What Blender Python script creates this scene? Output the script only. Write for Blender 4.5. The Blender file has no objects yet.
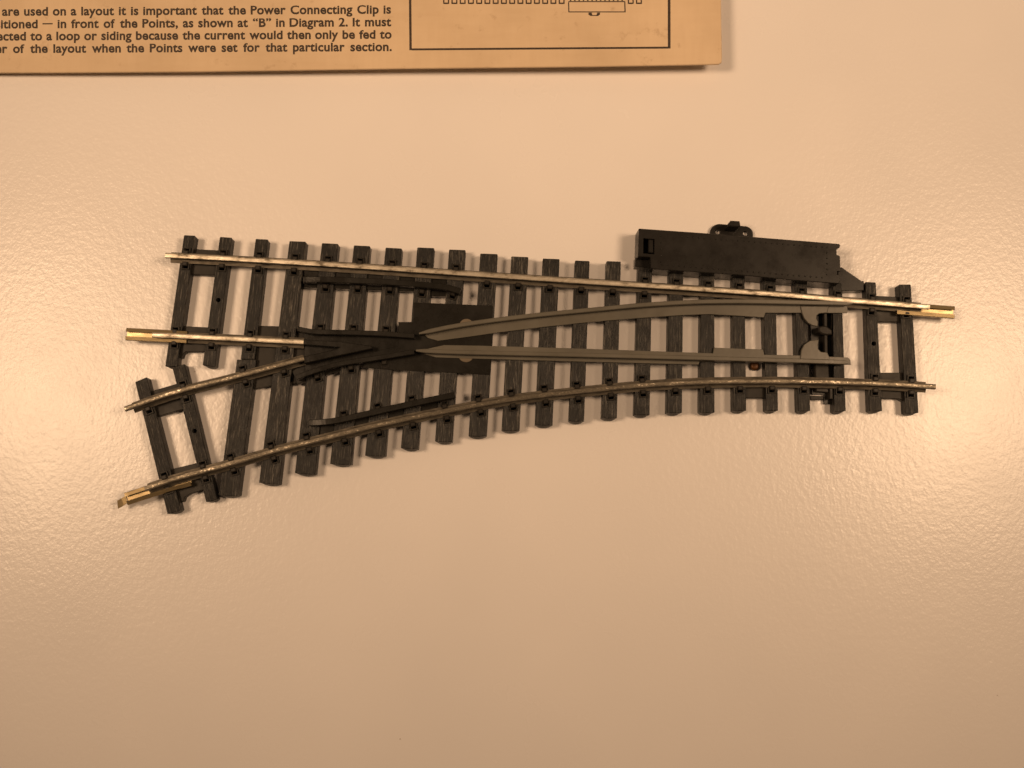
import bpy, bmesh, math, random
from mathutils import Vector, Matrix
random.seed(7)
MM = 0.001
S = bpy.context.scene
COL = S.collection

# ------------------------------------------------------------------ camera
F, D, TILT = 1000.0, 0.200, math.radians(5.5)
CT, ST = math.cos(TILT), math.sin(TILT)
CAM = Vector((0, -D * ST, D * CT))
cam_data = bpy.data.cameras.new('camera')
cam_data.sensor_width = 36.0
cam_data.lens = 36.0 * F / 1024.0
cam_data.clip_start = 0.01
cam_data.clip_end = 20
cam = bpy.data.objects.new('camera', cam_data)
cam.location = CAM
cam.rotation_euler = (TILT, 0, 0)
COL.objects.link(cam)
S.camera = cam


def P(px, py, z):
    """World point (metres) at height z (mm) that was measured at a photo pixel."""
    x, y = (px - 512) / F, -(py - 384) / F
    d = Vector((x, y * CT + ST, y * ST - CT))
    t = (z * MM - CAM.z) / d.z
    return CAM + d * t


# ------------------------------------------------------------------ materials
def lin(r, g, b):
    f = lambda c: c / 12.92 if c <= 0.04045 else ((c + 0.055) / 1.055) ** 2.4
    return (f(r / 255), f(g / 255), f(b / 255), 1)


class NT:
    def __init__(self, name):
        m = bpy.data.materials.new(name)
        m.use_nodes = True
        self.m, self.t = m, m.node_tree
        self.b = self.t.nodes['Principled BSDF']

    def n(self, typ, **kw):
        nd = self.t.nodes.new(typ)
        for k, v in kw.items():
            if k.startswith('_'):
                setattr(nd, k[1:], v)
            else:
                key = k.replace('__', ' ')
                nd.inputs[key].default_value = v
        return nd

    def l(self, a, b):
        self.t.links.new(a, b)

    def coords(self, scale=(1, 1, 1), out='Object'):
        tc = self.n('ShaderNodeTexCoord')
        mp = self.n('ShaderNodeMapping')
        mp.inputs['Scale'].default_value = scale
        self.l(tc.outputs[out], mp.inputs['Vector'])
        return mp.outputs['Vector']

    def noise(self, vec, scale, detail=3, rough=0.55):
        nd = self.n('ShaderNodeTexNoise', Scale=scale, Detail=detail, Roughness=rough)
        self.l(vec, nd.inputs['Vector'])
        return nd.outputs['Fac']

    def ramp(self, fac, stops):
        nd = self.n('ShaderNodeValToRGB')
        e = nd.color_ramp.elements
        while len(e) < len(stops):
            e.new(0.5)
        for el, (p, c) in zip(e, stops):
            el.position = p
            el.color = c if len(c) == 4 else (*c, 1)
        self.l(fac, nd.inputs['Fac'])
        return nd.outputs['Color']

    def mix(self, fac, a, b, blend='MIX'):
        nd = self.n('ShaderNodeMix', _data_type='RGBA', _blend_type=blend)
        for sock, v in ((nd.inputs[0], fac), (nd.inputs[6], a), (nd.inputs[7], b)):
            if hasattr(v, 'is_linked'):
                self.l(v, sock)
            else:
                sock.default_value = v
        return nd.outputs[2]

    def math(self, op, a, b=0.0):  # returns the output socket
        nd = self.n('ShaderNodeMath', _operation=op)
        for sock, v in ((nd.inputs[0], a), (nd.inputs[1], b)):
            if hasattr(v, 'is_linked'):
                self.l(v, sock)
            else:
                sock.default_value = v
        return nd.outputs[0]

    def bump(self, h, dist, strength=1.0, prev=None):
        nd = self.n('ShaderNodeBump', Strength=strength, Distance=dist)
        self.l(h, nd.inputs['Height'])
        if prev:
            self.l(prev, nd.inputs['Normal'])
        return nd.outputs['Normal']

    def set(self, **kw):
        for k, v in kw.items():
            sock = self.b.inputs[k.replace('__', ' ')]
            if hasattr(v, 'is_linked'):
                self.l(v, sock)
            else:
                sock.default_value = v
        return self.m


def mat_table():
    w = NT('white_laminate')
    v = w.coords()
    big = w.noise(v, 18, 3)
    c = w.ramp(big, [(0.3, (0.74, 0.71, 0.70)), (0.7, (0.79, 0.755, 0.74))])
    # scattered dust specks and faint smudges
    vo = w.n('ShaderNodeTexVoronoi', Scale=95.0, Randomness=1.0)
    w.l(v, vo.inputs['Vector'])
    near = w.math('LESS_THAN', vo.outputs['Distance'], 0.016)
    sel = w.n('ShaderNodeSeparateColor')
    w.l(vo.outputs['Color'], sel.inputs[0])
    few = w.math('GREATER_THAN', sel.outputs[0], 0.72)
    speck = w.math('MULTIPLY', near, few)
    speck = w.math('MULTIPLY', speck, 0.4)
    c = w.mix(speck, c, (0.22, 0.15, 0.09, 1))
    v2 = w.coords((1, 1, 1))
    fine = w.noise(v2, 2000, 2, 0.5)
    mid = w.noise(w.coords((1.0, 0.8, 1.0)), 980, 2, 0.5)
    h = w.math('ADD', w.math('MULTIPLY', fine, 0.45), w.math('MULTIPLY', mid, 0.9))
    nrm = w.bump(h, 0.000058, 1.0)
    rough = w.ramp(w.noise(v, 28, 5, 0.65), [(0.3, (0.23,) * 3), (0.72, (0.31,) * 3)])
    soft = w.bump(h, 0.000012, 1.0)
    return w.set(Base__Color=c, Roughness=0.5, Normal=soft, Specular__IOR__Level=0.05, Coat__Weight=1.0, Coat__IOR=1.5, Coat__Roughness=rough, Coat__Normal=nrm)


def mat_sleeper():
    w = NT('moulded_black_plastic_wood_grain')
    oi = w.n('ShaderNodeObjectInfo')
    tc = w.n('ShaderNodeTexCoord')
    off = w.n('ShaderNodeVectorMath', _operation='ADD')
    w.l(tc.outputs['Object'], off.inputs[0])
    w.l(oi.outputs['Random'], off.inputs[1])
    mp = w.n('ShaderNodeMapping')
    mp.inputs['Scale'].default_value = (1, 0.06, 0.3)
    w.l(off.outputs[0], mp.inputs['Vector'])
    g = w.noise(mp.outputs[0], 5200, 4, 0.7)
    g2 = w.noise(off.outputs[0], 420, 3, 0.6)
    c = w.ramp(g, [(0.42, (0.0058, 0.0055, 0.0050)), (0.55, (0.0115, 0.0108, 0.0096)), (0.66, (0.112, 0.101, 0.085))])
    c = w.mix(w.math('MULTIPLY', g2, 0.25), c, (0.014, 0.0125, 0.0108, 1))
    tone = w.math('MULTIPLY_ADD', oi.outputs['Random'], 0.5)
    tone.node.inputs[2].default_value = 0.75
    c = w.mix(1.0, c, tone, 'MULTIPLY')
    n = w.bump(g, 0.00010, 0.9)
    r = w.ramp(g2, [(0.3, (0.33,) * 3), (0.7, (0.45,) * 3)])
    return w.set(Base__Color=c, Roughness=r, Normal=n, Specular__IOR__Level=0.2)


def mat_plastic(name, a, b, rough, bump=0.00003, scale=900, spec=0.16):
    w = NT(name)
    v = w.coords()
    f = w.noise(v, scale, 4, 0.6)
    big = w.noise(v, 120, 3)
    c = w.ramp(big, [(0.3, a), (0.72, b)])
    wear = w.noise(v, 170, 5, 0.7)
    r = w.ramp(wear, [(0.32, (rough - 0.06,) * 3), (0.7, (rough + 0.14,) * 3)])
    return w.set(Base__Color=c, Roughness=r, Normal=w.bump(f, bump, 0.8), Specular__IOR__Level=spec)


def mat_metal(name, cols, rough, scale=(1, 1, 1), nscale=1500, metallic=1.0, bump=0.00004):
    w = NT(name)
    v = w.coords(scale)
    f = w.noise(v, nscale, 5, 0.65)
    f2 = w.noise(w.coords(), 260, 3, 0.6)
    m = w.math('ADD', w.math('MULTIPLY', f, 0.7), w.math('MULTIPLY', f2, 0.3))
    c = w.ramp(m, cols)
    r = w.ramp(m, [(0.35, (min(1, rough + 0.15),) * 3), (0.62, (rough,) * 3)])
    return w.set(Base__Color=c, Roughness=r, Metallic=metallic, Normal=w.bump(f, bump, 0.7))


def mat_card():
    w = NT('aged_tan_cardboard')
    v = w.coords()
    fib = w.noise(w.coords((1, 0.12, 1)), 900, 4, 0.6)
    fib2 = w.noise(w.coords((0.15, 1, 1)), 700, 3, 0.6)
    big = w.noise(v, 45, 4)
    c = w.ramp(big, [(0.30, (0.47, 0.350, 0.225)), (0.66, (0.64, 0.49, 0.330))])
    c = w.mix(w.math('MULTIPLY', fib, 0.45), c, (0.47, 0.33, 0.195, 1))
    c = w.mix(w.math('MULTIPLY', fib2, 0.30), c, (0.72, 0.58, 0.41, 1))
    st = w.noise(v, 330, 5, 0.7)
    stain = w.ramp(st, [(0.60, (0, 0, 0)), (0.80, (0.45, 0.45, 0.45))])
    c = w.mix(stain, c, (0.22, 0.13, 0.06, 1))
    h = w.math('ADD', fib, fib2)
    return w.set(Base__Color=c, Roughness=0.62, Normal=w.bump(h, 0.00003, 0.7), Specular__IOR__Level=0.3)


def mat_ink():
    w = NT('brown_black_print_ink')
    f = w.noise(w.coords(), 3500, 3, 0.7)
    c = w.ramp(f, [(0.35, (0.018, 0.011, 0.007)), (0.75, (0.060, 0.036, 0.021))])
    return w.set(Base__Color=c, Roughness=0.6)


M = dict(
    table=mat_table(),
    sleeper=mat_sleeper(),
    black=mat_plastic('smooth_black_plastic', (0.0115, 0.0105, 0.0088), (0.0165, 0.015, 0.0125), 0.25, spec=0.24),
    housing=mat_plastic('matt_black_plastic', (0.0145, 0.0132, 0.0118), (0.0195, 0.0178, 0.016), 0.25, 0.000004, 1500, 0.2),
    web=mat_plastic('worn_grey_black_plastic', (0.020, 0.0175, 0.015), (0.034, 0.030, 0.025), 0.38),
    grey=mat_plastic('olive_grey_plastic', (0.088, 0.081, 0.065), (0.122, 0.112, 0.090), 0.34, 0.00002, 1200, 0.4),
    lug=mat_plastic('brown_moulded_plastic', (0.13, 0.105, 0.075), (0.16, 0.13, 0.095), 0.5),
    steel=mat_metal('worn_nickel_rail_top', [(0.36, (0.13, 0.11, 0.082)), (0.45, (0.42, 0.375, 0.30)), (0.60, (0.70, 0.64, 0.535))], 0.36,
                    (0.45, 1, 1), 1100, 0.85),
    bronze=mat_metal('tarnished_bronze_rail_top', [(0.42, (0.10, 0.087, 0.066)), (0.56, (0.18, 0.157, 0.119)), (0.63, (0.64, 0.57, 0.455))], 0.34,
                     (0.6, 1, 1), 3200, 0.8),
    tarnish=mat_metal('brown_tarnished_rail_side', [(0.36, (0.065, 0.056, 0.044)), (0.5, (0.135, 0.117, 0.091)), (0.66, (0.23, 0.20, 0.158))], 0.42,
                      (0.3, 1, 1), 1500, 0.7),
    brass=mat_metal('yellow_brass', [(0.34, (0.20, 0.152, 0.082)), (0.5, (0.27, 0.21, 0.118)), (0.68, (0.37, 0.295, 0.172))], 0.30,
                    (0.3, 1, 1), 500, 0.95),
    copper=mat_metal('orange_copper', [(0.36, (0.045, 0.017, 0.005)), (0.62, (0.12, 0.046, 0.010))], 0.4, (1, 1, 1), 900, 0.4),
    card=mat_card(),
    ink=mat_ink(),
)


# ------------------------------------------------------------------ mesh helpers
def link(name, bm, mats, parent=None, smooth=False):
    bmesh.ops.recalc_face_normals(bm, faces=bm.faces)
    me = bpy.data.meshes.new(name)
    bm.to_mesh(me)
    bm.free()
    for m in (mats if isinstance(mats, (list, tuple)) else [mats]):
        me.materials.append(m)
    if smooth:
        for p in me.polygons:
            p.use_smooth = True
    o = bpy.data.objects.new(name, me)
    COL.objects.link(o)
    if parent:
        o.parent = parent
    return o


def loft(bm, rings, cap=True):
    vs = [[bm.verts.new(p) for p in r] for r in rings]
    n = len(rings[0])
    fs = []
    for a, b in zip(vs, vs[1:]):
        for i in range(n):
            j = (i + 1) % n
            fs.append(bm.faces.new((a[i], a[j], b[j], b[i])))
    if cap:
        bm.faces.new(vs[0][::-1])
        bm.faces.new(vs[-1])
    return vs


def inset_ring(pts, d):
    """Shrink a closed XY loop by d metres (simple vertex-normal offset)."""
    n = len(pts)
    area = sum(pts[i].x * pts[(i + 1) % n].y - pts[(i + 1) % n].x * pts[i].y for i in range(n))
    sg = 1 if area > 0 else -1
    out = []
    for i in range(n):
        a, b, c = pts[i - 1], pts[i], pts[(i + 1) % n]
        e1 = Vector((b.x - a.x, b.y - a.y)).normalized()
        e2 = Vector((c.x - b.x, c.y - b.y)).normalized()
        n1 = Vector((-e1.y, e1.x)) * sg
        n2 = Vector((-e2.y, e2.x)) * sg
        m = n1 + n2
        k = 1.0 / max(0.35, (1 + n1.dot(n2)))
        out.append(Vector((b.x + m.x * k * d, b.y + m.y * k * d, b.z)))
    return out


def prism(bm, poly, z0, z1, bev=0.08, draft=0.0):
    """Solid with the outline traced at its top height z1 (mm), standing down to z0."""
    top = [P(x, y, z1) for x, y in poly]
    rings = []
    low = inset_ring(top, -draft * MM) if draft else top
    rings.append([Vector((p.x, p.y, z0 * MM)) for p in low])
    if bev:
        rings.append([Vector((p.x, p.y, (z1 - bev) * MM)) for p in top])
        rings.append([Vector((p.x, p.y, z1 * MM)) for p in inset_ring(top, bev * MM)])
    else:
        rings.append(top)
    loft(bm, rings)


def arc(cx, cy, r, a0, a1, n=10, ry=None):
    ry = ry or r
    return [(cx + r * math.cos(math.radians(a0 + (a1 - a0) * i / n)), cy + ry * math.sin(math.radians(a0 + (a1 - a0) * i / n))) for i in range(n + 1)]


def smooth_line(pts, step=3.0):
    """Catmull-Rom through pixel points, resampled."""
    out = []
    for i in range(len(pts) - 1):
        p0 = pts[max(0, i - 1)]
        p1, p2 = pts[i], pts[i + 1]
        p3 = pts[min(len(pts) - 1, i + 2)]
        n = max(1, int(math.hypot(p2[0] - p1[0], p2[1] - p1[1]) / step))
        for k in range(n):
            t = k / n
            out.append(tuple(0.5 * (2 * p1[q] + (p2[q] - p0[q]) * t + (2 * p0[q] - 5 * p1[q] + 4 * p2[q] - p3[q]) * t * t
                                    + (3 * p1[q] - p0[q] - 3 * p2[q] + p3[q]) * t ** 3) for q in (0, 1)))
    out.append(pts[-1])
    return out


def moving(line, k=2):
    """Light smoothing of a world polyline, ends kept."""
    for _ in range(k):
        line = [line[0]] + [(line[i - 1] + line[i] * 2 + line[i + 1]) / 4 for i in range(1, len(line) - 1)] + [line[-1]]
    return line


def world_line(pts, z, k=6):
    return moving([P(x, y, z) for x, y in smooth_line(pts, 4)], k)


def trim(line, a, b):
    """Cut a mm off the start and b mm off the end of a world polyline."""
    def cut(l, d):
        d *= MM
        l = list(l)
        while d > 0 and len(l) > 2:
            s = (l[1] - l[0]).length
            if s > d:
                l[0] = l[0] + (l[1] - l[0]) * (d / s)
                break
            d -= s
            l.pop(0)
        return l
    return cut(cut(line, a)[::-1], b)[::-1]


def sweep(bm, line, prof, z0, mat_top=None, scale_ends=None, band=0.09):
    """Sweep a closed profile [(lateral mm, z mm)] along a world polyline."""
    rings = []
    n = len(line)
    for i, p in enumerate(line):
        t = (line[min(n - 1, i + 1)] - line[max(0, i - 1)])
        t.z = 0
        t.normalize()
        nx = Vector((-t.y, t.x, 0))
        s = scale_ends(i / (n - 1)) if scale_ends else 1
        rings.append([Vector((p.x, p.y, 0)) + nx * (u * MM * s) + Vector((0, 0, (z0 + v) * MM)) for u, v in prof])
    before = set(bm.faces)
    loft(bm, rings)
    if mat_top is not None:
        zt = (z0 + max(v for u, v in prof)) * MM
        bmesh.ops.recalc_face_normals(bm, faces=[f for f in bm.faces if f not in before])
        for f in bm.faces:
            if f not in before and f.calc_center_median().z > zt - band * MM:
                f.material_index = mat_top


FOOT = [(-1.05, 0), (1.05, 0), (1.05, 0.28), (0.26, 0.52), (0.22, 1.5), (-0.22, 1.5), (-0.26, 0.52), (-1.05, 0.28)]
HEAD = [(-0.48, 1.45), (0.48, 1.45), (0.50, 2.10), (0.40, 2.24), (0.20, 2.28), (-0.20, 2.28), (-0.40, 2.24), (-0.50, 2.10)]
H_SL = 2.6                      # sleeper height, mm
RB = 2.62                       # rail base height
RT = RB + 2.28                  # rail head height


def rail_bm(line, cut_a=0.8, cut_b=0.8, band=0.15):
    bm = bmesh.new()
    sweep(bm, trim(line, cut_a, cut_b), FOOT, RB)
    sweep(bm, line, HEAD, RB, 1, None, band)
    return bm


# ------------------------------------------------------------------ the table
bm = bmesh.new()
T = 0.45
loft(bm, [[Vector((x, y, z)) for x, y in ((-T, -T), (T, -T), (T, T), (-T, T))] for z in (-0.03, 0.0)])
table = link('tabletop', bm, M['table'])
table['kind'] = 'structure'
table['label'] = 'cream white glossy laminate tabletop under the track and the cardboard'
table['category'] = 'tabletop'

# ------------------------------------------------------------------ the track piece
root = bpy.data.objects.new('track_point', None)
root.empty_display_size = 0.02
COL.objects.link(root)
root['label'] = 'black plastic model railway point with tarnished metal rails lying on the white table'
root['category'] = 'model railway point'

# rails, traced along their heads
UP = [(165, 255), (240, 259), (348, 265.5), (468, 273.6), (578, 281), (688, 288), (788, 295), (860, 301.2), (930, 306.6)]
LOW = [(144.5, 489), (162, 482.5), (187, 475), (212, 468.6), (239, 461), (270, 451.6), (295, 445.4), (320, 439.2), (345, 433), (365, 427.8),
       (390, 422.3), (415, 416.8), (440, 412), (462, 407.8), (480, 404.2), (500, 400.6), (525, 397), (550, 394.2), (575, 391.5), (610, 388),
       (635, 385.6), (660, 383.9), (697, 382), (735, 381.2), (770, 380.9), (807, 381.4), (845, 382.3), (895, 384.2), (936, 386.7)]
SHORT = [(152, 334.8), (220, 337.9), (303.5, 341.9)]
DIV = [(124.5, 409), (137, 404.4), (162, 395.7), (192, 387.2), (220, 380.3), (262, 369.4), (304, 358.2)]
CHK_U = [(302.6, 279), (330, 279.4), (358, 280.4), (397, 282.4), (430, 285.2), (448, 287.2), (460, 291)]
CHK_L = [(308.6, 422.6), (322, 422.2), (338, 420), (368, 413.4), (397, 406.8), (426, 400.6), (440, 397.6), (455, 394.6)]
WING_U = [(297.5, 328.6), (304, 330), (314, 331.6), (345, 332.2), (380, 333.4), (414, 335.8)]
WING_L = [(296, 377.4), (312, 371.6), (338, 364), (378, 357.6), (414, 351.6)]

ln_up = world_line(UP, RT, 10)
ln_low = world_line(LOW, RT, 14)
ln_short = world_line(SHORT, RT)
ln_div = world_line(DIV, RT)
ln_cu = world_line(CHK_U, RT, 2)
ln_cl = world_line(CHK_L, RT, 2)
ln_wu = world_line(WING_U, RT, 1)
ln_wl = world_line(WING_L, RT, 1)

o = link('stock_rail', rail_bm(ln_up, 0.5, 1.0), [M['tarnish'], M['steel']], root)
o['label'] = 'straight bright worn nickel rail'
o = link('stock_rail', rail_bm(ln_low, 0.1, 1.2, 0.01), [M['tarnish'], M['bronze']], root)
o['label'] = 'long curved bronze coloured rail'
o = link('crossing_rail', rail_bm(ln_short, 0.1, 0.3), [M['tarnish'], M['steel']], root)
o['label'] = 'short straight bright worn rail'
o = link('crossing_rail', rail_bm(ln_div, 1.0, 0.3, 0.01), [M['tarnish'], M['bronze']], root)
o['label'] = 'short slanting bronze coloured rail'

CHECK = [(-0.60, 0), (0.60, 0), (0.58, 2.08), (0.48, 2.2), (-0.48, 2.2), (-0.58, 2.08)]
for ln, strip in ((ln_cu, [(304, 268), (350, 271), (400, 274.4), (462, 279), (462, 297), (432, 296), (413, 291.4), (350, 289), (304, 287.4)]),
                  (ln_cl, [(311, 421), (338, 419), (368, 412), (397, 405.6), (426, 399.6), (453, 394.4), (454, 404), (426, 411), (397, 417.4), (368, 424), (340, 430), (312, 437)])):
    bm = bmesh.new()
    sweep(bm, ln, CHECK, RB - 0.02)
    for v in bm.verts:                      # both ends dip towards the sleepers
        d = min((Vector((v.co.x, v.co.y)) - Vector((e.x, e.y))).length for e in (ln[0], ln[-1])) / (3.2 * MM)
        if d < 1:
            v.co.z = RB * MM + (v.co.z - RB * MM) * (0.86 + 0.14 * d)
    prism(bm, strip, 0.8, 2.2, 0.1)
    link('check_rail', bm, M['black'], root)
WING = [(-0.50, 0), (0.50, 0), (0.48, 2.1), (0.38, 2.2), (-0.38, 2.2), (-0.48, 2.1)]

# ------------------------------------------------------------------ sleepers
# outline corners seen in the photo: top left, top right, bottom left, bottom right
SL = {
    'A1': ((183.9, 235), (198.6, 235.6), (165.1, 366.2), (180.8, 366.4)),
    'A2': ((219.8, 236.8), (234.9, 237.6), (202.6, 365), (218.2, 367)),
    'A3': ((255.6, 238.8), (270.6, 239.4), (240.6, 359.2), (257.6, 359.2)),
    'A3b': ((236.9, 359.6), (259.2, 359.4), (218.4, 495), (241, 496.4)),
    'A4': ((289.4, 241), (308, 241.6), (259, 482.5), (281.5, 485)),
    'A5': ((321.9, 243), (340, 243.8), (294.8, 473), (317, 475)),
    'A6': ((353.8, 245.3), (371.5, 246), (330, 463.8), (352.5, 465)),
    'A7': ((385.6, 247.5), (403, 248.4), (365, 455.6), (386.3, 456.5)),
    'A8': ((417.3, 247.3), (435, 248), (400.9, 448), (419, 449.4)),
    'A9': ((449.1, 249.4), (466, 250), (435, 441.3), (452.8, 442.3)),
    'A10': ((480.3, 253.4), (497.8, 254), (468.5, 436.3), (486.9, 436.3)),
    'A11': ((511.3, 256.3), (528.4, 257), (501.5, 430.6), (519.5, 430.6)),
    'A12': ((542.5, 258.4), (559.6, 259), (534.6, 425), (552.5, 425.4)),
    'A13': ((574.4, 260.4), (589.6, 261), (568.1, 421.3), (584.1, 421.3)),
    'A14': ((605.4, 261), (620.9, 261.5), (600.6, 418.1), (616.9, 418.1)),
    'A15': ((636.7, 266), (652.2, 267), (632.8, 415), (649.6, 415)),
    'A16': ((667.4, 269), (683.3, 270), (665, 413), (682, 412.7)),
    'A17': ((698.8, 271), (714.4, 272), (697.5, 412.5), (714.6, 412.5)),
    'A18': ((730.3, 273), (744.6, 274), (730.6, 410.6), (746.3, 410.6)),
    'A19': ((760.0, 276), (775.6, 277), (763.1, 410.6), (778.1, 410.6)),
    'A20': ((791.2, 279), (807, 280), (795, 411.3), (810.3, 410.8)),
    'A21': ((828.8, 282), (841.5, 283), (830.4, 411.7), (845.9, 410.8)),
    'A22': ((861.3, 281.9), (875.9, 282.3), (865.2, 411.3), (882.2, 411)),
    'A23': ((894.4, 284.4), (911, 284.4), (901, 413.6), (918.7, 412.8)),
    'B1': ((135, 382), (150.6, 377.0), (167.4, 514), (184.5, 510.4)),
    'B2': ((172.2, 367.2), (188.2, 364), (206, 502), (220.5, 499.4)),
}
K = H_SL / (D / MM)
sleepers = {}
for key, q in SL.items():
    def adj(c, side):
        x, y = c
        k = K * (512 - x)
        if k > 0 and side == 'R':
            x -= k * 0.82
        if k < 0 and side == 'L':
            x -= k * 0.9
        return x, y
    h = H_SL - (0.03 if key in ('A3b', 'B2') else 0)
    tl, tr, bl, br = (P(*adj(c, s), h) for c, s in zip(q, 'LRLR'))
    mid_t, mid_b = (tl + tr) / 2, (bl + br) / 2
    c0 = (mid_t + mid_b) / 2
    ax = (mid_t - mid_b)
    ang = math.atan2(ax.y, ax.x) - math.pi / 2
    inv = Matrix.Rotation(-ang, 3, 'Z')
    L = lambda p: inv @ Vector((p.x - c0.x, p.y - c0.y, 0))
    tl, tr, bl, br = L(tl), L(tr), L(bl), L(br)
    bul = 0.42 * MM
    nseg = 10
    def ring(z, off, bulge, corner):
        pts = []
        # slightly rounded corners at the far end, bulging near end
        w = corner * MM
        dx = (tr - tl)
        pts += [tl + dx * 0.0 + Vector((0, -w, 0)), tl + dx.normalized() * w, tr - dx.normalized() * w, tr + Vector((0, -w, 0))]
        for i in range(nseg + 1):
            t = i / nseg
            p = br.lerp(bl, t)
            p = p + Vector((0, -bulge * max(0, math.sin(math.pi * min(1, max(0, t * 1.15 - 0.075)))) ** 0.55, 0))
            pts.append(p)
        pts = [Vector((p.x, p.y, z * MM)) for p in pts]
        return inset_ring(pts, off * MM) if off else pts
    bm = bmesh.new()
    rnd = random.random
    und = 0.14 if key in ('A1', 'A2', 'A3', 'B1', 'B2', 'A22', 'A23') else 0.0
    loft(bm, [ring(0, und, bul * 1.2, 0.12), ring(h * 0.5, und / 2, bul * 1.1, 0.12), ring(h - 0.10, 0, bul * 0.12, 0.12), ring(h, 0.07, 0, 0.12)])
    o = link('sleeper', bm, M['sleeper'], root)
    o.location = (c0.x, c0.y, 0)
    o.rotation_euler = (0, 0, ang)
    sleepers[key] = (o, c0.copy(), ang, mid_t.copy(), mid_b.copy(), h)


# moulded rail chairs: a little open-topped pocket with a nib against the rail foot
def chair_mesh(far):
    bm = bmesh.new()
    def box(x0, x1, y0, y1, z0, z1, b=0.04):
        pts = [Vector((x0, y0, 0)), Vector((x1, y0, 0)), Vector((x1, y1, 0)), Vector((x0, y1, 0))]
        pts = [p * MM for p in pts]
        up = lambda l, z: [Vector((p.x, p.y, z * MM)) for p in l]
        loft(bm, [up(pts, z0), up(pts, z1 - b), up(inset_ring(pts, b * MM), z1)])
    # local +y points away from the rail; a thin rim frames the pocket, a nib grips the foot
    box(-0.78, -0.56, -0.62, 0.68, -0.1, 0.34)
    box(0.56, 0.78, -0.62, 0.68, -0.1, 0.34)
    box(-0.56, 0.56, 0.46, 0.68, -0.1, 0.34)
    box(-0.50, 0.50, -0.85, -0.02, -0.5, 0.80, 0.16)
    bmesh.ops.recalc_face_normals(bm, faces=bm.faces)
    me = bpy.data.meshes.new('rail_chair')
    bm.to_mesh(me)
    bm.free()
    me.materials.append(M['web'])
    return me


CH = chair_mesh(False)
chair_count = 0
POCKETS = {}


def cross(line, a, b):
    a2, b2 = Vector((a.x, a.y)), Vector((b.x, b.y))
    ext = (b2 - a2) * 0.06
    a2, b2 = a2 - ext, b2 + ext
    for p, q in zip(line, line[1:]):
        d1 = Vector((q.x - p.x, q.y - p.y))
        d2 = b2 - a2
        den = d1.x * d2.y - d1.y * d2.x
        if abs(den) < 1e-15:
            continue
        r = a2 - Vector((p.x, p.y))
        t = (r.x * d2.y - r.y * d2.x) / den
        u = (r.x * d1.y - r.y * d1.x) / den
        if 0 <= t <= 1 and 0 <= u <= 1:
            return Vector((p.x, p.y)) + d1 * t, math.atan2(d1.y, d1.x)
    return None


def chairs(line, keys, side, off=1.62):
    """side -1 = near side of the rail (towards the viewer), +1 = far side."""
    global chair_count
    for k in keys:
        o, c0, ang, mt, mb, h = sleepers[k]
        r = cross(line, mt, mb)
        if not r:
            continue
        p, a = r
        p = p + Vector((-math.sin(a), math.cos(a))) * (side * off * MM)
        inv = Matrix.Rotation(-ang, 3, 'Z')
        lc = inv @ Vector((p.x - c0.x, p.y - c0.y, 0))
        c = bpy.data.objects.new('rail_chair', CH)
        COL.objects.link(c)
        c.parent = o
        c.location = (lc.x, lc.y, h * MM)
        c.rotation_euler = (0, 0, a - ang + (math.pi if side < 0 else 0))
        chair_count += 1
        POCKETS.setdefault(k, []).append((lc.x, lc.y, a - ang + (math.pi if side < 0 else 0)))


A = lambda *r: ['A%d' % i for i in r]
chairs(ln_up, A(1, 2, 3, 4, 10, 11, 12, 13, 14, 15, 22, 23), -1)
chairs(ln_up, A(1, 2, 3, 4, 5, 6, 7, 8, 9, 15, 16, 17, 18, 19, 20, 21, 22, 23), 1, 1.5)
chairs(ln_cu, A(5, 6, 7, 8), -1, 1.5)
chairs(ln_cu, A(9), -1, 1.1)
chairs(ln_low, ['B1', 'B2', 'A3b'] + A(*range(4, 24)), -1)
chairs(ln_low, ['B1', 'B2', 'A3b'] + A(4, 5, 9, 10, 11, 12, 13, 14, 15, 22, 23), 1, 1.5)
chairs(ln_cl, A(6, 7, 8), 1, 1.15)
chairs(ln_short, A(1, 2, 3, 4), -1)
chairs(ln_short, A(1, 2, 3, 4), 1, 1.5)
chairs(ln_div, ['B1', 'B2', 'A3b', 'A4'], -1)
chairs(ln_div, ['B2', 'A3b'], 1, 1.5)
chairs(ln_wu, A(5, 6, 7), 1, 1.2)
chairs(ln_wl, A(5, 6, 7), -1, 1.35)

# real pockets and nail holes moulded through the sleepers
def carve(obj, bm):
    bmesh.ops.recalc_face_normals(bm, faces=bm.faces)
    me = bpy.data.meshes.new('cut')
    bm.to_mesh(me)
    bm.free()
    c = bpy.data.objects.new('cut', me)
    COL.objects.link(c)
    c.matrix_world = obj.matrix_basis
    md = obj.modifiers.new('cut', 'BOOLEAN')
    md.operation = 'DIFFERENCE'
    md.solver = 'EXACT'
    md.object = c
    bpy.context.view_layer.update()
    new = bpy.data.meshes.new_from_object(obj.evaluated_get(bpy.context.evaluated_depsgraph_get()))
    obj.modifiers.clear()
    obj.data = new
    bpy.data.objects.remove(c)


def post(bm, x, y, r, z0, z1, n=20):
    loft(bm, [[Vector((x + r * MM * math.cos(a * 2 * math.pi / n), y + r * MM * math.sin(a * 2 * math.pi / n), z * MM)) for a in range(n)] for z in (z0, z1)])


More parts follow.
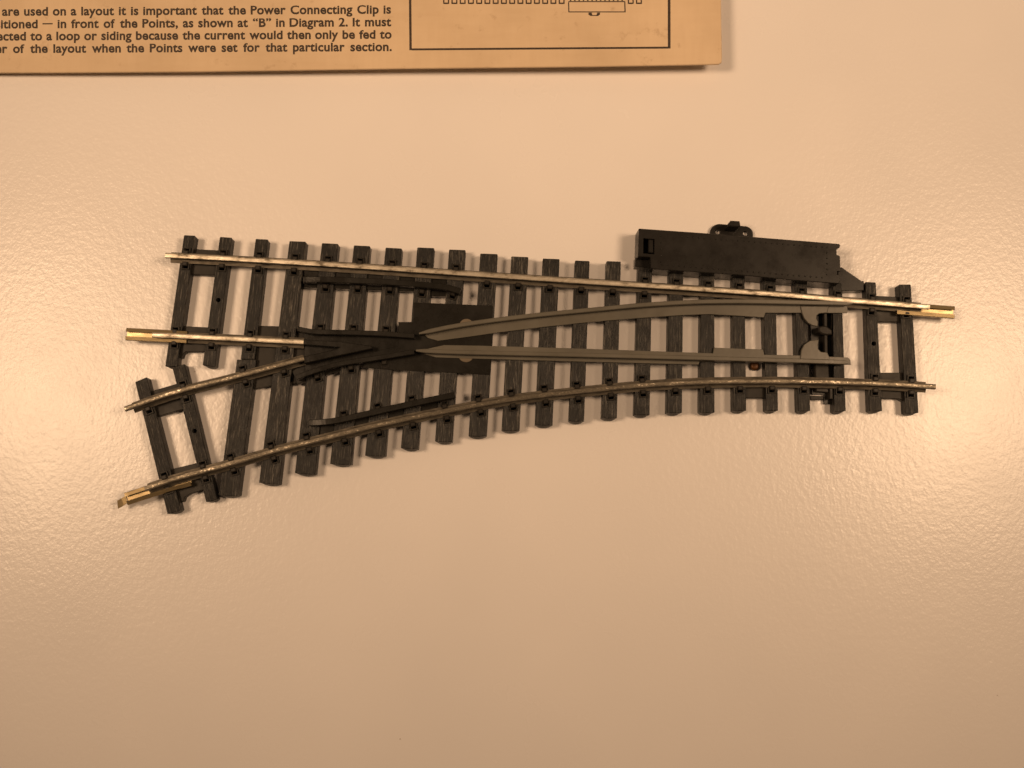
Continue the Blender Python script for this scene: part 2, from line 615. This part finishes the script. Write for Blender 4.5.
NAILS = {'A2': (218.3, 300), 'B2': (194.5, 431), 'A22': (873.8, 343.6)}
for k, (o, c0, ang, mt, mb, h) in sleepers.items():
    bm = bmesh.new()
    for x, y, a in POCKETS.get(k, []):
        R = Matrix.Rotation(a, 3, 'Z')
        loft(bm, [[R @ Vector((u * MM, v * MM, 0)) + Vector((x, y, z * MM)) for u, v in ((-0.5, -0.10), (0.5, -0.10), (0.5, 0.42), (-0.5, 0.42))] for z in (0.35, 4)])
    if k in NAILS:
        p = P(*NAILS[k], H_SL)
        q = Matrix.Rotation(-ang, 3, 'Z') @ Vector((p.x - c0.x, p.y - c0.y, 0))
        post(bm, q.x, q.y, 0.46, 0.3, 4)
    if bm.faces:
        carve(o, bm)
    else:
        bm.free()

# ------------------------------------------------------------------ webs that tie the sleepers together
WEB = [
    [(193, 249), (222, 250.4), (218, 275.4), (188, 274)],
    [(181, 326), (214, 327.6), (210, 351.8), (186, 351.6), (183, 354), (181.6, 358), (174, 358)],
    [(255, 325.6), (288, 326.4), (306, 330), (306, 362), (297, 372), (297, 383), (281, 385), (270, 386), (250, 390), (252, 360)],
    [(150, 391.6), (179, 383), (187, 408), (158, 416.6)],
    [(170, 469.8), (200, 462), (209, 488), (190, 494), (184.5, 497.6), (183, 502), (176, 502)],
    [(873, 295.6), (900, 297), (901, 322), (875, 321.6)],
    [(879, 372.6), (905, 372.6), (906, 402), (903, 401), (899, 398.8), (880, 398.4)],
    [(743, 382), (766, 382), (767, 398), (743, 398)],
    [(838, 270), (841.4, 267), (861.6, 281), (864, 281), (864, 290.4), (838, 291)],
]
for i, poly in enumerate(WEB):
    bm = bmesh.new()
    zt = 1.7 if i != 8 else 2.4
    prism(bm, poly, 0, zt, 0.1)
    link('connecting_web', bm, M['web'] if i < 8 else M['housing'], root)

# ------------------------------------------------------------------ crossing nose casting
bm = bmesh.new()
prism(bm, [(398.5, 322), (413.6, 322), (413.8, 302.4), (492.6, 305.6), (490.2, 375), (450, 372.6), (394, 370), (362, 367.6), (372, 352), (398, 346)], 2.3, 2.78, 0.06)
link('crossing_plate', bm, M['black'], root)

bm = bmesh.new()
prism(bm, [(303.6, 332), (345, 332), (414, 336), (414, 351.4), (378, 357.6), (338, 364), (305, 374)], 2.3, 2.72, 0.05)
prism(bm, [(292, 371), (306, 362), (340, 358), (414, 345), (414.6, 354.6), (398, 358.6), (378, 363.4), (345, 370), (318, 377.6), (297, 384.6)], 0.8, 2.25, 0.1)  # black strip added in place of the shadow under the lower wing rail
frog = link('crossing_block', bm, M['black'], root)
for ln in (ln_wu, ln_wl):
    bm = bmesh.new()
    sweep(bm, ln, WING, RB - 0.04)
    link('wing_rail', bm, M['black'], frog)
bm = bmesh.new()
prism(bm, [(303.4, 339.4), (340, 341.6), (371.5, 345.8), (372, 348.6), (340, 355.4), (304, 363.4), (303.6, 356.4), (336, 349.4), (340, 347.2), (303.4, 344.6)], 2.6, 4.86, 0.12)
link('crossing_nose', bm, M['black'], frog)

# ------------------------------------------------------------------ switch blades
BL_U = [(419, 333.4), (445, 327.6), (475, 322.6), (500, 319.2), (525, 316.2), (550, 313.5), (585, 310.2), (610, 307.8), (635, 305.4), (660, 303.6),
        (685, 302.2), (710, 301.4), (735, 301.2), (760, 301.4), (807, 302.4), (853, 303.2)]
BL_L = [(416, 350.4), (445, 351.6), (480, 352.6), (578, 354.8), (688, 357.6), (788, 360.4), (850, 362.4)]
FOOT_U = [(424, 334.5), (450, 328), (500, 320.5), (585, 311.5), (660, 305), (735, 302.4), (800, 303), (847.5, 304.4), (847.5, 313), (765.4, 312.8), (764, 317.4),
          (735, 315.6), (710, 314.2), (685, 315), (660, 316.6), (635, 318.4), (610, 320.4), (585, 322.6), (550, 326.2), (525, 329.2), (500, 332.2),
          (467, 337), (438, 340.8), (428, 338)]
FOOT_L = [(428, 348.6), (444, 345), (480, 345.6), (578, 348.4), (688, 352.4), (713, 353.2), (714, 347.6), (763, 349.4), (764.4, 354.6), (800, 355.4), (848, 357.4),
          (850.5, 360), (851, 364.8), (800, 363.6), (699.5, 361.4), (699, 364.6), (578, 361.6), (480, 358.8), (436, 357.4), (424, 354)]
BHEAD = [(-0.40, 0.2), (0.40, 0.2), (0.42, 1.88), (0.30, 2.0), (-0.30, 2.0), (-0.42, 1.88)]
BZ = 2.85
BAND_U = [(800.6, 306), (802, 313), (804.4, 318.6), (808, 322.8), (812.6, 325.4), (817.6, 326.4), (818.2, 322), (816.6, 318.6), (816.8, 315.4), (819.6, 313.4), (827, 312.8), (829, 306)]
BAND_L = [(800.4, 359), (801.4, 350), (804.2, 344.6), (810, 340.6), (818.8, 339.6), (818, 345), (818.2, 348.8), (821, 351.8), (827.4, 352.4), (829.4, 357), (829.4, 360)]
for pts, foot, band, tab in ((BL_U, FOOT_U, BAND_U, (466.4, 324, 318.8, 1)), (BL_L, FOOT_L, BAND_L, (466, 356, 362.2, -1))):
    bm = bmesh.new()
    prism(bm, foot, BZ - 0.03, BZ + 0.28, 0.06)
    blade = link('switch_blade', bm, M['grey'], root)
    bm = bmesh.new()
    sweep(bm, world_line(pts, BZ + 2.0, 6), BHEAD, BZ, None, lambda t: min(1, 0.45 + t * 22) if t < 0.5 else min(1, 0.25 + (1 - t) * 40))
    link('blade_head', bm, M['grey'], blade)
    bm = bmesh.new()
    prism(bm, band, BZ + 0.1, BZ + 0.55, 0.1)
    link('blade_bracket', bm, M['grey'], blade)
    bm = bmesh.new()
    cx, cy, ye, sg = tab
    if sg > 0:
        poly = arc(cx, cy + 1, 7, 180, 360, 12, cy + 1 - ye)
    else:
        poly = arc(cx, cy - 0.5, 7.5, 0, 180, 12, ye - cy + 0.5)
    prism(bm, poly, 2.7, BZ + 0.22, 0.06)
    link('pivot_tab', bm, M['lug'], blade)

# ------------------------------------------------------------------ tie bar between the blades
bm = bmesh.new()
prism(bm, [(810, 300), (831, 300), (831, 404), (824, 404), (824, 394.6), (812, 394.6)], 0.25, 0.85, 0.05)
tie = link('tie_bar', bm, M['black'], root)
bm = bmesh.new()
prism(bm, [(824.0, 311), (827.2, 311), (827.8, 357), (824.8, 357)], 0.8, 2.5, 0.1)
link('spring_rod', bm, M['web'], tie)
bm = bmesh.new()
prism(bm, [(818.6, 326.8), (822, 325.8), (826.6, 325.8), (832.4, 330), (832.6, 334.6), (827, 335), (822.6, 334.2), (819, 331.8)], 0.8, 3.1, 0.25)
link('spring_knob', bm, M['web'], tie)
bm = bmesh.new()
prism(bm, [(815, 364), (829, 364), (829.6, 380.4), (815.4, 380.4)], 0.8, 1.9, 0.2)
prism(bm, [(816, 386), (828.6, 388.6), (828.8, 392.6), (816.4, 391.6)], 0.8, 1.9, 0.15)
link('tie_bar_block', bm, M['web'], tie)
bm = bmesh.new()
prism(bm, [(810, 395.6), (823.6, 396), (823.6, 399.6), (810, 399.4)], 0, 1.6, 0.1)
prism(bm, [(829.8, 388.6), (832.8, 388.6), (833, 399), (829.8, 399)], 0, 2.3, 0.1)
link('tie_bar_stop', bm, M['web'], tie)
# grooves on the last sleeper beside the tie bar
bm = bmesh.new()
for x0, x1 in ((832.2, 833.8), (836.4, 837.6), (839.8, 841.2)):
    prism(bm, [(x0, 316), (x1, 316), (x1 + 0.8, 354.6), (x0 + 0.8, 354.6)], 2.5, 2.85, 0.08)
link('guide_rib', bm, M['web'], sleepers['A21'][0])

# copper rivet seen between two sleepers under the blade
bm = bmesh.new()
pr = P(755.2, 365.6, 0.9)
rgs = []
for r, z in ((0.95, 0.0), (0.95, 0.5), (0.85, 0.8), (0.5, 0.95)):
    rgs.append([Vector((pr.x + r * MM * math.cos(a * math.pi / 12), pr.y + r * MM * math.sin(a * math.pi / 12), z * MM)) for a in range(24)])
loft(bm, rgs)
o = link('rivet', bm, M['copper'], root, True)
o['label'] = 'orange copper rivet half hidden under a blade'

# ------------------------------------------------------------------ brass rail joiners
JOIN = [(-1.16, 0), (1.16, 0), (1.24, 0.14), (1.24, 0.66), (1.14, 0.82), (0.46, 0.96), (0.44, 0.80), (1.10, 0.62), (1.10, 0.16), (-1.10, 0.16), (-1.10, 0.62), (-0.44, 0.80), (-0.46, 0.96), (-1.14, 0.82), (-1.24, 0.66), (-1.24, 0.14)]
for pts in ([(126, 334), (156, 335.5), (187, 337.2)], [(897, 308.2), (925, 310.2), (954.4, 312.4)], [(126, 499), (160, 488), (190, 479.4)]):
    bm = bmesh.new()
    sweep(bm, world_line(pts, 3.2, 1), JOIN, RB - 0.14)
    j = link('rail_joiner', bm, M['brass'], root)
    if pts[0][1] > 450:
        bm = bmesh.new()
        base = [P(125.6, 495.4, 2.9), P(127.6, 502.6, 2.9)]
        mid = [P(121.6, 498.2, 2.85), P(123.6, 505.6, 2.75)]
        end = [P(117.2, 500.6, 2.6), P(118.0, 508.8, 2.5)]
        rr = []
        for a, b in (base, mid, end):
            rr.append([a, b, b - Vector((0, 0, 0.16 * MM)), a - Vector((0, 0, 0.16 * MM))])
        loft(bm, rr)
        t_ = link('bent_tongue', bm, M['brass'], j)
        j['label'] = 'brass joiner with a bent torn tongue'

# ------------------------------------------------------------------ switch housing beside the track
HZ = 5.4
bm = bmesh.new()
prism(bm, [(639, 228.4), (675, 231), (710, 233.4), (752.5, 236.8), (800, 240.6), (839.4, 243.8), (840.4, 245.4), (839.6, 247.6), (836.8, 248.2), (836.8, 254.6), (840, 255.8),
           (840.6, 271.2), (837.4, 271.6), (837.4, 274), (840.4, 274.8), (840, 281.6), (838.6, 283.6), (790, 280), (740, 275), (690, 271.6), (655, 269.2),
           (651, 268.4), (650.4, 257.2), (638, 256.4)], 0, HZ, 0.12, 0.06)
housing = link('switch_housing', bm, M['housing'], root)


def cut_box(obj, poly, z0, z1):
    bm = bmesh.new()
    top = [P(x, y, HZ) for x, y in poly]
    loft(bm, [[Vector((p.x, p.y, z * MM)) for p in top] for z in (z0, z1)])
    bmesh.ops.recalc_face_normals(bm, faces=bm.faces)
    me = bpy.data.meshes.new('cut')
    bm.to_mesh(me)
    bm.free()
    c = bpy.data.objects.new('cut', me)
    COL.objects.link(c)
    md = obj.modifiers.new('cut', 'BOOLEAN')
    md.operation = 'DIFFERENCE'
    md.solver = 'EXACT'
    md.object = c
    bpy.context.view_layer.update()
    new = bpy.data.meshes.new_from_object(obj.evaluated_get(bpy.context.evaluated_depsgraph_get()))
    obj.modifiers.clear()
    obj.data = new
    bpy.data.objects.remove(c)


cut_box(housing, [(643.4, 238.2), (654.6, 239), (654.4, 254.4), (643.2, 253.4)], 2.4, 8)
# rivet dots along the edges of the lid
def dots(p0, p1, n, skip=()):
    for i in range(n):
        if i in skip:
            continue
        t = i / (n - 1)
        p = P(p0[0] + (p1[0] - p0[0]) * t, p0[1] + (p1[1] - p0[1]) * t, HZ)
        bmv = bmesh.ops.create_icosphere(bmr, subdivisions=2, radius=0.17 * MM)['verts']
        for v in bmv:
            v.co = Vector((p.x + v.co.x, p.y + v.co.y, HZ * MM + v.co.z * 0.75))


bmr = bmesh.new()
dots((682, 236.4), (822, 247.2), 26, ())
dots((662, 264.6), (822, 277.6), 29, ())
dots((827, 247.4), (827, 274.6), 6)
dots((661, 236), (661, 262), 5)
link('rivet_row', bmr, M['housing'], housing, True)

bm = bmesh.new()
prism(bm, [(635.4, 257.4), (650, 258.4), (651, 268.6), (635, 266.4)], 0, 2.7, 0.12)
link('housing_foot', bm, M['housing'], housing)
bm = bmesh.new()
prism(bm, [(648.6, 239.2), (653.8, 239.6), (654.0, 253.2), (648.4, 252.2)], 2.2, 5.0, 0.15)
link('slide_knob', bm, M['housing'], housing)

# lug with two screw holes
lug_poly = ([(709.4, 240)] + arc(719.4, 232.8, 9.2, 180, 270, 8, 8.8) + [(727, 224.6), (740, 225.8), (746, 226.4)]
            + arc(744.6, 234.4, 8.4, -84, 8, 8, 8.2) + [(752.8, 242)])
bm = bmesh.new()
top = [P(x, y, 0.8) for x, y in lug_poly]
loft(bm, [[Vector((p.x, p.y, z * MM)) for p in top] for z in (0.0, 0.8)])
lug = link('mounting_lug', bm, M['housing'], housing)
for cx, cy in ((717.8, 231.8), (745.4, 233.4)):
    bm = bmesh.new()
    p = P(cx, cy, 0.8)
    loft(bm, [[Vector((p.x + 0.49 * MM * math.cos(a * math.pi / 10), p.y + 0.49 * MM * math.sin(a * math.pi / 10), z * MM)) for a in range(20)] for z in (-1, 5)])
    bmesh.ops.recalc_face_normals(bm, faces=bm.faces)
    me = bpy.data.meshes.new('cut')
    bm.to_mesh(me)
    bm.free()
    c = bpy.data.objects.new('cut', me)
    COL.objects.link(c)
    md = lug.modifiers.new('cut', 'BOOLEAN')
    md.operation = 'DIFFERENCE'
    md.solver = 'EXACT'
    md.object = c
    bpy.context.view_layer.update()
    new = bpy.data.meshes.new_from_object(lug.evaluated_get(bpy.context.evaluated_depsgraph_get()))
    lug.modifiers.clear()
    lug.data = new
    bpy.data.objects.remove(c)
bm = bmesh.new()
prism(bm, [(728.2, 223.4), (730.8, 220.4), (739.8, 221), (740.8, 226.2), (739.4, 227), (728.2, 226.2)], 0.5, 4.6, 0.2)
link('switch_lever', bm, M['housing'], housing)

# ------------------------------------------------------------------ printed cardboard
CT_ = 0.45


def on_card(px, py, lift=0.012):
    """Point on the slightly tilted upper face of the cardboard."""
    x, y = (px - 512) / F, -(py - 384) / F
    d = Vector((x, y * CT + ST, y * ST - CT))
    a_, b_ = (3.85 + lift) * MM, 0.0155          # z = a + b * X
    t = (a_ + b_ * CAM.x - CAM.z) / (d.z - b_ * d.x)
    return CAM + d * t


card = bpy.data.objects.new('printed_cardboard', None)
COL.objects.link(card)
card['label'] = 'tan cardboard panel with black printed instructions and a framed track diagram'
card['category'] = 'cardboard'
edge = [(-160, 73.6), (-60, 73.2), (0, 72.6), (100, 72.2), (200, 71.4), (300, 70), (400, 68.4), (500, 67.4), (590, 66.4), (660, 65.2), (712, 64.2)]
bm = bmesh.new()
poly = edge + [(718.5, 64), (721.6, 62.4), (722, 58), (720.8, -20), (718.6, -300), (-160, -300)]
tops = [on_card(x, y, 0) for x, y in poly]
dn = lambda l, d: [p - Vector((0, 0, d * MM)) for p in l]
loft(bm, [dn(tops, CT_), dn(tops, 0.12), inset_ring(tops, 0.12 * MM)])
link('front_panel', bm, M['card'], card)
bm = bmesh.new()
body = [(x, y - 9) for x, y in edge[:-2]] + [(690, 55), (703, 54), (702, -20), (700, -300), (-160, -300)]
tb = [on_card(x, y, -CT_) for x, y in body]
loft(bm, [[Vector((p.x, p.y, 0)) for p in tb], tb])
link('inner_tray', bm, M['card'], card)

# printed marks, flat on the panel


def ink_poly(bm, pts):
    vs = [bm.verts.new(on_card(x, y)) for x, y in pts]
    f = bm.faces.new(vs)
    if f.normal.z < 0:
        f.normal_flip()


def stroke(bm, a, b, w):
    dx, dy = b[0] - a[0], b[1] - a[1]
    l = math.hypot(dx, dy)
    nx, ny = -dy / l * w / 2, dx / l * w / 2
    ink_poly(bm, [(a[0] + nx, a[1] + ny), (b[0] + nx, b[1] + ny), (b[0] - nx, b[1] - ny), (a[0] - nx, a[1] - ny)])


def flat_obj(name, bm):
    bmesh.ops.recalc_face_normals(bm, faces=bm.faces)
    for f in bm.faces:
        f.normal_update()
        if f.normal.z < 0:
            f.normal_flip()
    me = bpy.data.meshes.new(name)
    bm.to_mesh(me)
    bm.free()
    me.materials.append(M['ink'])
    o = bpy.data.objects.new(name, me)
    COL.objects.link(o)
    o.parent = card
    return o


def glyphs(word):
    if word == '\u2013':                     # the printed dash, a plain bar
        w_ = 10.2 / SX
        return [(0, 2.75), (w_, 2.75), (w_, 3.75), (0, 3.75)], [(0, 1, 2, 3)], 0, w_
    cu = bpy.data.curves.new('t', 'FONT')
    cu.body = word
    cu.size = 10
    cu.offset = 0.30
    cu.resolution_u = 4
    cu.space_character = 1.04
    ob = bpy.data.objects.new('t', cu)
    COL.objects.link(ob)
    bpy.context.view_layer.update()
    me = bpy.data.meshes.new_from_object(ob.evaluated_get(bpy.context.evaluated_depsgraph_get()))
    bpy.data.objects.remove(ob)
    vs = [(v.co.x, v.co.y) for v in me.vertices]
    fs = [tuple(p.vertices) for p in me.polygons]
    x0, x1 = min(v[0] for v in vs), max(v[0] for v in vs)
    return vs, fs, x0, x1


_, _, a0, a1 = glyphs('Connecting')
SX = 62.0 / (a1 - a0)
gv = glyphs('H')[0]
CAP = max(v[1] for v in gv)
SY = 8.4 / CAP
XH = max(v[1] for v in glyphs('x')[0])
XK = 1.10


def tall(v):
    """Raise the x-height, keeping cap height."""
    if v <= 0:
        return v
    return v * XK if v < XH else XH * XK + (v - XH) * (CAP - XH * XK) / (CAP - XH)

LINES = [
    ('s', ['are', 'used', 'on', 'a', 'layout', 'it', 'is', 'important', 'that', 'the', 'Power', 'Connecting', 'Clip', 'is'], 2.0, 391.0, 15.6, 13.4, False),
    ('positioned', ['\u2013', 'in', 'front', 'of', 'the', 'Points,', 'as', 'shown', 'at', '\u201cB\u201d', 'in', 'Diagram', '2.', 'It', 'must'], 42.5, 391.2, 28.0, 26.0, True),
    ('connected', ['to', 'a', 'loop', 'or', 'siding', 'because', 'the', 'current', 'would', 'then', 'only', 'be', 'fed', 'to'], 30.2, 391.6, 40.2, 38.4, True),
    ('er', ['of', 'the', 'layout', 'when', 'the', 'Points', 'were', 'set', 'for', 'that', 'particular', 'section.'], 13.0, 391.8, 52.8, 50.8, True),
]
for first, words, xl, xr, yl, yr, has_first in LINES:
    bm = bmesh.new()
    G = [glyphs(w) for w in words]
    wid = [(g[3] - g[2]) * SX for g in G]
    gap = (xr - xl - sum(wid)) / (len(words) - 1)
    sx = SX
    if gap < 2.6:
        sx = SX * (xr - xl - 3.0 * (len(words) - 1)) / sum(wid)
        wid = [(g[3] - g[2]) * sx for g in G]
        gap = 3.0
    xs = []
    x = xl
    for w in wid:
        xs.append(x)
        x += w + gap
    if has_first:
        g = glyphs(first)
        G.append(g)
        xs.append(xl - gap - (g[3] - g[2]) * sx)
    for (vs, fs, g0, g1), x0 in zip(G, xs):
        bv = []
        for vx, vy in vs:
            px = x0 + (vx - g0) * sx
            t = (px - xl) / (xr - xl)
            py = yl + (yr - yl) * t - tall(vy) * SY
            bv.append(bm.verts.new(on_card(px, py)))
        for f in fs:
            try:
                bm.faces.new([bv[i] for i in f])
            except ValueError:
                pass
    flat_obj('printed_line', bm)

bm = bmesh.new()
stroke(bm, (409.6, -60), (410.6, 50.2), 2.4)
stroke(bm, (411.7, 49.4), (668.3, 47.6), 2.0)
stroke(bm, (669.0, -60), (669.2, 48.5), 2.7)
flat_obj('printed_frame', bm)
bm = bmesh.new()
xs = [443.8 + 8.25 * i for i in range(15)] + [628.4, 636.6]
for x in xs:
    x1 = x + 4.7
    stroke(bm, (x, -14), (x, 3.9), 1.3)
    stroke(bm, (x1, -14), (x1, 3.9), 1.3)
    stroke(bm, (x + 0.55, 3.3), (x1 - 0.55, 3.3), 1.5)
for k in range(13):
    x = 570.6 + k * 4.3
    stroke(bm, (x, -14), (x, 0.9), 1.5)
stroke(bm, (568.4, 1.6), (625.2, 1.6), 1.0)
stroke(bm, (568.6, 2.2), (568.9, 12.4), 1.1)
stroke(bm, (624.8, 2.2), (625.1, 12.4), 1.2)
stroke(bm, (569.5, 11.9), (624.4, 11.9), 1.0)
ink_poly(bm, [(588.6, 12.6), (591.6, 12.6), (592.4, 15), (590.6, 16), (588.4, 14.6)])
ink_poly(bm, [(597.4, 12.6), (600, 12.6), (600, 14.6), (598, 16), (596.4, 15)])
stroke(bm, (591, 15.5), (598, 15.5), 0.9)
flat_obj('printed_diagram', bm)

# ------------------------------------------------------------------ light
def lamp(name, x, y, z, size, power, col, aim, spread):
    l = bpy.data.lights.new(name, 'AREA')
    l.shape = 'DISK'
    l.size = size
    l.energy = power
    l.color = col
    l.spread = math.radians(spread)
    o = bpy.data.objects.new(name, l)
    o.location = (x, y, z)
    d = Vector(aim) - Vector((x, y, z))
    o.rotation_euler = d.to_track_quat('-Z', 'Y').to_euler()
    COL.objects.link(o)


WARM = (1.0, 0.66, 0.395)
lamp('ceiling_lamp', -0.275, 0.038, 0.41, 0.14, 0.295, WARM, (0.02, 0.11, 0), 80)
lamp('ceiling_lamp', 0.275, 0.038, 0.41, 0.14, 0.295, WARM, (-0.02, 0.11, 0), 80)

# dim warm room: gradient shaped darker overhead and viewer-side for reflections and falloff
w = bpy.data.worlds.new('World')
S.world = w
w.use_nodes = True
nt = w.node_tree
bg = nt.nodes['Background']
tc = nt.nodes.new('ShaderNodeTexCoord')
sp = nt.nodes.new('ShaderNodeSeparateXYZ')
nt.links.new(tc.outputs['Generated'], sp.inputs[0])


def wramp(sock, lo, hi, c0, c1):
    mr = nt.nodes.new('ShaderNodeMapRange')
    mr.inputs['From Min'].default_value = lo
    mr.inputs['From Max'].default_value = hi
    mr.interpolation_type = 'SMOOTHSTEP'
    nt.links.new(sock, mr.inputs[0])
    rp = nt.nodes.new('ShaderNodeValToRGB')
    rp.color_ramp.elements[0].color = c0
    rp.color_ramp.elements[1].color = c1
    nt.links.new(mr.outputs[0], rp.inputs[0])
    return rp.outputs[0]


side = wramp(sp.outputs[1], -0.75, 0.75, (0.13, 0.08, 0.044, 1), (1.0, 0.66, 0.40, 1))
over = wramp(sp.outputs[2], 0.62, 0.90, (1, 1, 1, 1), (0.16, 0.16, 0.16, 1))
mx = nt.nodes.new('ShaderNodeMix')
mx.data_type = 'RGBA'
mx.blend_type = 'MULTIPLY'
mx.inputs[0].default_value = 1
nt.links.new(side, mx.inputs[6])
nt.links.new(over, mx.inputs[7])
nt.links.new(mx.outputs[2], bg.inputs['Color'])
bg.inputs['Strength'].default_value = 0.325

vs = S.view_settings
S.display_settings.display_device = 'sRGB'
vs.view_transform = 'Standard'
vs.look = 'None'
vs.exposure = 0.0
vs.gamma = 1.0
vs.use_curve_mapping = False
print('chairs', chair_count)
